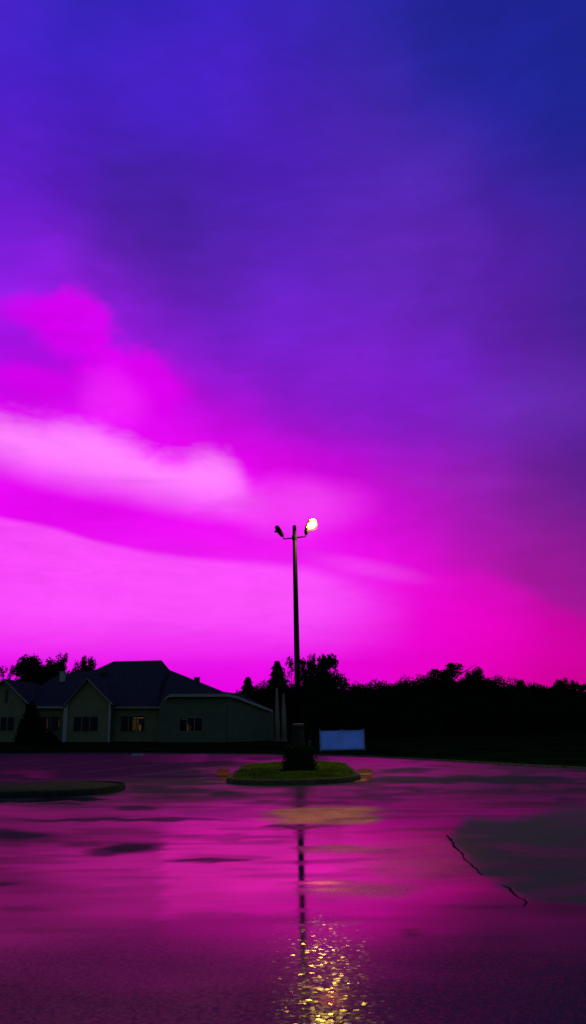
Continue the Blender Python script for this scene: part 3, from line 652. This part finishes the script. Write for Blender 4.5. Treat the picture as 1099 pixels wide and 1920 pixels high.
# recessed wall between the gables, and the wall right of the second gable
def rect(px0, px1, py0, py1, Y): return (bx(px0, Y), bx(px1, Y), bz(py1, Y, (px0 + px1) / 2), bz(py0, Y, (px0 + px1) / 2))
zE = bz(1326, WY, 85)
wr = rect(78, 112, 1344, 1371, WY); bm = bmesh.new(); holed(bm, bx(40, WY), bx(128, WY), 0, .3, -.6, zE, [wr]); bl_('wall', bm, M['wall'])
window(*wr, WY, 2, [(.1, .16, .2, .9, 'glow2'), (.75, .8, .3, .8, 'glow2')])
zE = bz(1326, WY, 255); wc = rect(227, 271, 1343, 1371, WY); bm = bmesh.new(); holed(bm, bx(203, WY), bx(306, WY), 0, .3, -.6, zE, [wc]); bl_('wall', bm, M['wall'])
window(*wc, WY, 3, [(.42, .86, .86, .92, 'glow'), (.70, .76, .02, .42, 'glow'), (.4, .66, .05, .8, 'glow2')])
# gable walls
def gable(px0, px1, pyE, apx, apy, win, panes, extra=None, nm='gable_wall'):
    x0, x1, ze = bx(px0, GY), bx(px1, GY), bz(pyE, GY, (px0 + px1) / 2); y = GY - BO.y
    bm = bmesh.new(); wr = rect(*win, GY); hs = [wr]
    holed(bm, x0, x1, y, y + .3, -.6, ze, hs); ax, az_ = bx(apx, GY, 1275), bz(apy, GY, apx)
    prism(bm, [Vector((x0, y, ze)), Vector((x1, y, ze)), Vector((ax, y, az_))], .3)
    w_ = bl_(nm, bm, M['wall']); window(*wr, GY, panes, extra)
    # roof wings running back into the main roof, with overhang
    th = .16; oh = .35
    for xa in (x0, x1):
        s = -1 if xa == x0 else 1; dz = (az_ - ze) / abs(xa - ax); e = Vector((xa + s * oh, 0, ze - dz * oh)); bm = bmesh.new()
        prism(bm, [Vector((ax, y - .4, az_ + .02)), Vector((e.x, y - .4, e.z + .02)), Vector((e.x, y - .4, e.z + .02 + th)), Vector((ax, y - .4, az_ + .02 + th))], 9.2); bl_('gable_roof', bm, M['roof'])
        bm = bmesh.new(); prism(bm, [Vector((ax, y - .44, az_ + .05)), Vector((e.x, y - .44, e.z + .03)), Vector((e.x, y - .44, e.z + .13)), Vector((ax, y - .44, az_ + .15))], .036); bl_('rake_board', bm, M['trim' if s > 0 else 'frame'])  # right boards pale, left ones dark: edge highlight put into the colour
    return x0, x1, ze
gable(128, 205, 1317, 166, 1275, (139, 184, 1344, 1371), 3)
gable(-48, 46, 1315, 11, 1277, (-12, 27, 1345, 1370), 3)
sv_ = rect(6, 12, 1293, 1318, GY); bm = bmesh.new(); y = GY - BO.y; box(bm, sv_[0], sv_[1], y - .03, y - .002, sv_[2], sv_[3], .005); bl_('gable_vent', bm, M['inside'])
# side walls of gables
for px in (47, 128.5, 204):
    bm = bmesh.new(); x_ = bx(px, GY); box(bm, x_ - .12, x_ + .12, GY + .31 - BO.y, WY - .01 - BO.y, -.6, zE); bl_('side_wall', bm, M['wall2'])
# pale corner boards
for a, b, t0 in ((118.5, 126.5, 1319), (203, 207, 1318), (40, 44, 1345)):
    bm = bmesh.new(); box(bm, bx(a, GY - .1), bx(b, GY - .1), GY - .12 - BO.y, GY - .012 - BO.y, -.3, bz(t0, GY, a), .01); bl_('corner_board', bm, M['trim'])
# right wing walls
RY = 67.8
zR = bz(1305, RY, 370)
wr = (bx(337, RY), bx(379, RY), bz(1371, RY, 358), bz(1346, RY, 358))
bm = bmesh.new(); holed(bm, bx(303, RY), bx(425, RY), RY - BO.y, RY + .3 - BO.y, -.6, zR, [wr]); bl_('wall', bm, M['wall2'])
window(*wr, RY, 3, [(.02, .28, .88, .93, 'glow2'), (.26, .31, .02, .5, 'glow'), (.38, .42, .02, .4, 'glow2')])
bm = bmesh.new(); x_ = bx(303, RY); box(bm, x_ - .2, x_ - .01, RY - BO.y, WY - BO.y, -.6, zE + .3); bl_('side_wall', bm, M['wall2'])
q = [at(426, 1306, RY) - BO, at(513, 1335, 74.5) - BO]
bm = bmesh.new(); a = [bm.verts.new(v) for v in ((q[0].x, q[0].y, -.6), (q[1].x, q[1].y, -.6), (q[1].x, q[1].y, q[1].z), (q[0].x, q[0].y, q[0].z))]
b = [bm.verts.new(v.co + Vector((-.1, .3, 0))) for v in a]; bm.faces.new(a); bm.faces.new(b)
for i in range(4): bm.faces.new((a[i], a[(i + 1) % 4], b[(i + 1) % 4], b[i]))
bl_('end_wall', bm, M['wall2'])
# fascia
def fascia(P, h, name='fascia', m='trim'):
    bm = bmesh.new(); pr = []
    for px, py, Y in P:
        p = at(px, py, Y) - BO; pr.append([bm.verts.new(p + Vector(v)) for v in ((0, 0, 0), (0, 0, h), (0, .06, h), (0, .06, 0))])
    for a, b in zip(pr, pr[1:]):
        for k in range(4): bm.faces.new((a[k], b[k], b[(k + 1) % 4], a[(k + 1) % 4]))
    bm.faces.new(pr[0]); bm.faces.new(pr[-1]); bl_(name, bm, M[m])
fascia([(60, 1328, 69.3), (118, 1328, 69.3)], .2)
fascia([(207, 1328, 69.3), (298, 1328, 69.3), (303, 1325, 68.6), (308, 1316, 67.9), (313, 1309, 67.3), (320, 1306.5, 67.2), (427, 1306, 67.2), (445, 1310, 68.5), (470, 1320, 70.6), (512, 1336, 74)], .22)
# roofs
def roofmesh(front, ridge, name, back_y, m='roof'):
    """front & ridge: matching px,py,Y lists; closed with a back slope and a soffit"""
    bm = bmesh.new(); A_ = [bm.verts.new(at(*p) - BO) for p in front]; R_ = [bm.verts.new(at(*p) - BO) for p in ridge]
    Bk = [bm.verts.new(Vector((r_.co.x, back_y - BO.y, min(r_.co.z - .1, 3.0)))) for r_ in R_]; n = len(A_)
    for i in range(n - 1):
        for X1, X2 in ((A_, R_), (R_, Bk), (Bk, A_)):
            try: bm.faces.new((X1[i], X1[i + 1], X2[i + 1])); bm.faces.new((X1[i], X2[i + 1], X2[i]))
            except ValueError: pass
    bm.faces.new((A_[0], R_[0], Bk[0])); bm.faces.new((A_[-1], Bk[-1], R_[-1])); return bl_(name, bm, M[m])
roofmesh([(-70,1325,69.25),(60,1324,69.25),(128,1324,69.25),(207,1324,69.25)], [(-70,1304,73.5),(48,1303,73.5),(112,1264,78),(200,1254,78)], 'low_roof', 88)
roofmesh([(206,1324,69.2),(250,1324,69.2),(297,1324,69.2),(314,1303,67.15),(425,1302.5,67.15),(511,1332,74)],
         [(172,1259,78.5),(213,1240,80),(303,1238,80),(318,1256,80),(420,1297,80),(452,1301,80)], 'main_roof', 92)
roofmesh([(165,1300,75),(190,1290,76),(230,1290,77)], [(172,1259,78.6),(195,1251,79.2),(214,1240.5,80)], 'roof_shoulder', 90)
for (a, b, c, d_, Y) in ((112, 121, 1259, 1266, 75), (188, 196, 1261, 1269, 76), (364, 374, 1269.5, 1280, 79)):
    v0 = at(a, d_, Y) - BO; v1 = at(b, c, Y) - BO; bm = bmesh.new(); box(bm, v0.x, v1.x, v0.y, v0.y + .45, v0.z - .6, v1.z - .08, .02); box(bm, v0.x - .06, v1.x + .06, v0.y - .06, v0.y + .5, v1.z - .078, v1.z, .01)
    bl_('roof_vent', bm, M['trim' if a == 112 else ('roof' if a == 364 else 'conc')])

# pale tapering columns at the building's right end
for px, t0, wdt, lab in ((520.5, 1290, 9, 'taller pale tapering column by the right end of the building'), (533, 1300, 9, 'shorter pale tapering column beside the taller one, nearest the lamp post')):
    Y = 72; b0 = at(px, 1389, Y); zt = at(px, t0, Y).z; bm = bmesh.new(); r_ = wdt / 2 / 20.5
    e_ = empty('tapered_column', (b0.x, Y, 0)); tag(e_, lab, 'column', 'pale tapering columns')
    tube(bm, [(0, 0, -.1), (0, 0, 2.2), (0, 0, zt * .8), (0, 0, zt - .1), (0, 0, zt)], [r_ * 1.2, r_, r_ * .62, r_ * .42, r_ * .2], 12); link('shaft', bm, M['column'], e_, True)
    bm = bmesh.new(); box(bm, -r_ * 1.5, r_ * 1.5, -r_ * 1.5, r_ * 1.5, -.1, .12, .02); link('plinth', bm, M['column'], e_)

# ------------------------------------------------------------------ trees
def crown_mesh(kind, seed, n, size):
    rnd = random.Random(seed); vs = []; fs = []; st = random.getstate(); random.seed(seed)
    blobs = []
    if kind == 'round':
        for k in range(40):
            z = rnd.uniform(.1, .93); a = rnd.uniform(0, 6.28); rm = .42 * max(0, 1 - abs((z - .5) / .52) ** 2.6) ** .5; r = rm * rnd.uniform(.1, .95)
            blobs.append((Vector((r * math.cos(a), r * math.sin(a), z)), rnd.uniform(.06, .13)))
    elif kind == 'dense':
        for k in range(44):
            z = rnd.uniform(.05, .86); a = rnd.uniform(0, 6.28); rm = .5 * max(0, 1 - abs((z - .4) / .58) ** 3) ** .5; r = rm * rnd.uniform(.1, .9)
            blobs.append((Vector((r * math.cos(a), r * math.sin(a), z)), rnd.uniform(.12, .2)))
    elif kind == 'airy':
        for k in range(34):
            z = rnd.uniform(.4, .97); a = rnd.uniform(0, 6.28); r = .36 * math.sqrt(max(0, 1 - ((z - .6) / .45) ** 2)) * rnd.uniform(.3, 1.1)
            blobs.append((Vector((r * math.cos(a), r * math.sin(a), z)), rnd.uniform(.03, .075)))
        for k in range(12):
            a = rnd.uniform(0, 6.28); blobs.append((Vector((.15 * math.cos(a), .15 * math.sin(a), rnd.uniform(.1, .5))), .16))
    elif kind == 'spruce':
        def s():
            z = random.random() ** 1.5; tier = (z * 11) % 1; r = .27 * (1 - z) ** .85 * (1 - .62 * tier) + .012; a = random.uniform(0, 6.28)
            lob = .68 + .32 * math.cos(a * 5 + int(z * 11) * 1.7); q = r * lob * random.random() ** .45; return Vector((q * math.cos(a), q * math.sin(a), .04 + z * .96 - q * .22))
        shape_leaves(vs, fs, n, s, size)
    elif kind == 'twin':
        for k in range(80):
            c = rnd.choice((-.06, .075)); z = rnd.uniform(.05, .9); c *= .7 + z * .5; r = .34 * (1 - z * .93); a = rnd.uniform(0, 6.28); q = r * rnd.uniform(.2, .9)
            blobs.append((Vector((c + q * math.cos(a), q * math.sin(a), z)), rnd.uniform(.05, .085) * (1.35 - z * .85)))
    if blobs:
        ws = [b[1] ** 2 for b in blobs]
        def s():
            c, r = random.choices(blobs, ws)[0]; d = Vector((random.gauss(0, 1), random.gauss(0, 1), random.gauss(0, 1))).normalized(); return c + d * r * random.random() ** .4 * (1 + .25 * abs(random.gauss(0, .6))) 
        shape_leaves(vs, fs, n, s, size)
    random.setstate(st); me = bpy.data.meshes.new('crown'); me.from_pydata(vs, [], fs); me.materials.append(M['needle' if kind == 'spruce' else 'leaf']); return me
def trunk_mesh(kind, seed):
    rnd = random.Random(seed + 50); bm = bmesh.new()
    tube(bm, [(0, 0, -.03), (.004, 0, .2), (-.006, .004, .5), (.004, 0, .92 if kind in ('spruce',) else .8)], [.03, .022, .014, .004], 8)
    if kind != 'spruce':
        for k in range(11 if kind == 'airy' else 7):
            a = rnd.uniform(0, 6.28); z = rnd.uniform(.2, .6); l = rnd.uniform(.18, .36); e = Vector((l * math.cos(a), l * math.sin(a), z + rnd.uniform(.12, .33)))
            tube(bm, [(0, 0, z), tuple(Vector((0, 0, z)).lerp(e, .5) + Vector((0, 0, .03))), tuple(e)], [.011, .007, .003], 5)
    me = bpy.data.meshes.new('trunk'); bm.to_mesh(me); bm.free(); me.materials.append(M['bark']); return me
PT = {}
for kd, n, sz, seeds in (('round', 11000, .022, 3), ('dense', 12000, .024, 3), ('airy', 8000, .017, 3), ('spruce', 12000, .018, 2), ('twin', 15000, .017, 1)):
    PT[kd] = [(crown_mesh(kd, 11 * i + len(kd), n, sz), trunk_mesh(kd, i)) for i in range(seeds)]
def tree(kd, px, pytop, Y, wpx, label, group=None, name=None, var=0, rot=None, cat='tree'):
    g = at(px, 1380, Y); top_ = at(px, pytop, Y); h = top_.z - .03; sc = 1478 / 1.03 / Y; wdm = wpx / (1478 * .97 / Y)
    nat = {'round': .92, 'dense': 1.15, 'airy': .85, 'spruce': .52, 'twin': .85}[kd]
    cm, tm = PT[kd][var % len(PT[kd])]; e = empty(name or {'round': 'leafy_tree', 'dense': 'bushy_tree', 'airy': 'thin_leaved_tree', 'spruce': 'spruce_tree', 'twin': 'twin_topped_tree'}[kd], (top_.x, Y, .0))
    sx = wdm / nat; e.scale = (sx, sx, h); e.rotation_euler.z = rot if rot is not None else random.uniform(0, 6.28)
    if kd == 'twin': e.rotation_euler.z = 0
    for nm, me in (('crown', cm), ('trunk', tm)):
        o = bpy.data.objects.new(nm, me); COL.objects.link(o); o.parent = e
    tag(e, label, cat, group); return e
# behind the building, left
tree('airy', 8, 1245, 92, 60, 'thin-crowned tree at the far left edge, behind the first gable', None, var=0)
tree('airy', 30, 1250, 96, 40, 'small airy tree between the far left tree and the big round one', None, var=2)
tree('round', 74, 1232, 90, 150, 'big rounded tree rising behind the roof between the two gables', None, var=1)
tree('airy', 104, 1228, 94, 80, 'wispy tree at the right shoulder of the big rounded tree', None, var=1)
tree('round', 127, 1241, 93, 44, 'narrow dark tree behind the pale roof vent', None, var=2)
tree('round', 162, 1230, 95, 56, 'tree with tufted top beside the tall roof, behind the second gable', None, var=0)
tree('dense', 146, 1252, 97, 70, 'low bushy tree behind the roof under the tufted treetop', None, var=1)
tree('dense', 30, 1262, 100, 110, 'low wide tree behind the roof at far left', None, var=2)
# centre
tree('spruce', 465, 1270, 98, 105, 'small cone-shaped spruce just right of the roof end', None, var=0)
tree('dense', 492, 1288, 105, 60, 'low bush tree between the small and the tall spruce', None, var=0)
tree('spruce', 520, 1240, 96, 120, 'tall ragged spruce left of the lamp post', None, var=1)
tree('airy', 546, 1231, 94, 78, 'sparse-branched tree directly behind the lamp post', None, var=0, rot=1.0)
tree('airy', 576, 1229, 93, 60, 'open-crowned tree touching the right side of the pole', None, var=1)
tree('round', 600, 1227, 92, 100, 'tallest broad leafy tree right of the lamp post', None, var=0)
tree('dense', 604, 1250, 90, 108, 'wide dark bushy tree below the tallest crown right of the lamp post', None, var=1)
tree('dense', 555, 1275, 90, 110, 'wide dark bushy tree standing behind the lamp pedestal', None, var=2)
tree('dense', 500, 1276, 99, 70, 'bushy tree filling the gap left of the tall spruce')
tree('dense', 536, 1262, 101, 60, 'bushy tree between the tall spruce and the pole', None, var=2)
tree('dense', 86, 1236, 93, 130, 'broad dark tree mass behind the big rounded treetop and the roof vent', None, var=0)
# right
tree('twin', 830, 1233, 118, 165, 'dense twin-peaked tree, highest of the tree line on the right')
tree('round', 888, 1252, 120, 50, 'small tufted treetop just right of the twin-peaked tree', None, var=1)
tree('round', 985, 1276, 116, 44, 'rounded treetop with a notch, between the tufted one and the pair at right', None, var=2)
tree('airy', 1008, 1279, 118, 34, 'thin treetop leaning beside the notched round one', None, var=2)
tree('round', 1047, 1272, 115, 46, 'large rounded tree, left one of the pair near the right edge', None, var=0)
tree('round', 1072, 1275, 117, 34, 'smaller rounded tree, right one of the pair near the right edge', None, var=1)
tree('round', 1096, 1285, 116, 36, 'low tree at the very right edge of the tree line', None, var=2)
low = [(655,1286,0),(678,1283,1),(702,1282,0),(722,1278,1),(745,1276,0),(768,1274,1),(790,1276,0),(812,1262,1),(868,1262,0),(905,1270,1),(925,1276,0),(948,1278,1),(968,1284,0),(1025,1286,1),(1120,1284,0),(1150,1278,1),(1185,1282,0)]
for i, (px, py, k) in enumerate(low):
    tree('dense', px, py - 3, 122 + (i % 4) * 3, 92, 'low dark tree merging into the even tree line on the right', 'dark trees of the tree line', var=i, name='tree_line_tree')
for i in range(15):
    px = 470 + i * 47 + random.uniform(-8, 8)
    tree('dense', px, 1312 + random.uniform(-8, 6), 84 + random.uniform(-3, 3) , 74, 'dark bush filling the foot of the tree line behind the lawn', 'dark bushes at the foot of the tree line', var=i, name='dark_bush', cat='bush')
for i in range(5):
    px = -140 + i * 22; tree('dense', px, 1262 + random.uniform(-12, 6), 95, 60, 'low dark tree beyond the left end of the building', 'dark trees left of the building', var=i, name='tree_line_tree')
# shrub in front of the building
def shrub(px, pyt, pyb, Y, wpx, label, seed):
    b = at(px, pyb, Y); tz = at(px, pyt, Y).z; h = tz; e = empty('conical_shrub', (b.x, Y, 0)); tag(e, label, 'shrub'); vs = []; fs = []; wr_ = wpx / (1450 / Y) / 2
    def s():
        z = random.random() ** 1.25; r = wr_ * (1 - z ** 1.6) ** .8 * random.random() ** .4 * (1 + .1 * random.gauss(0, 1)); a = random.uniform(0, 6.28); return Vector((r * math.cos(a), r * math.sin(a), z * h))
    shape_leaves(vs, fs, 6000, s, .11); linkpd('foliage', vs, fs, M['needle'], e)
    bm = bmesh.new(); tube(bm, [(0, 0, -.05), (0, 0, h * .8)], [.09, .02], 6); link('trunk', bm, M['bark'], e)
shrub(56, 1316, 1394, 64, 56, 'dark cone-shaped shrub in front of the left gable', 1)
shrub(92, 1372, 1394, 66, 44, 'low dark shrub beside the cone-shaped one', 2)
# far woodland that closes the view
vs = []; fs = []
def s():
    x = random.uniform(-150, 170); h = 7.2 + .8 * noise.noise(Vector((x / 9, 1, 0))) + .7 * noise.noise(Vector((x / 3, 7, 0))); 
    if x < -20: h += 1.0
    return Vector((x, 150 + random.uniform(-3, 3), random.random() * h))
shape_leaves(vs, fs, 60000, s, .5)
o = linkpd('woodland', vs, fs, M['leaf']); tag(o, 'dark distant woodland closing the view behind the lawn', 'woodland', kind='stuff')

# ------------------------------------------------------------------ render settings
vsx = scene.view_settings; vsx.view_transform = 'Standard'; vsx.look = 'None'; vsx.exposure = 0; vsx.gamma = 1
c = scene.cycles; c.use_denoising = True; c.max_bounces = 6; c.transparent_max_bounces = 8; c.sample_clamp_indirect = 30; c.caustics_reflective = False; c.caustics_refractive = False
try: c.denoiser = 'OPENIMAGEDENOISE'
except Exception: pass
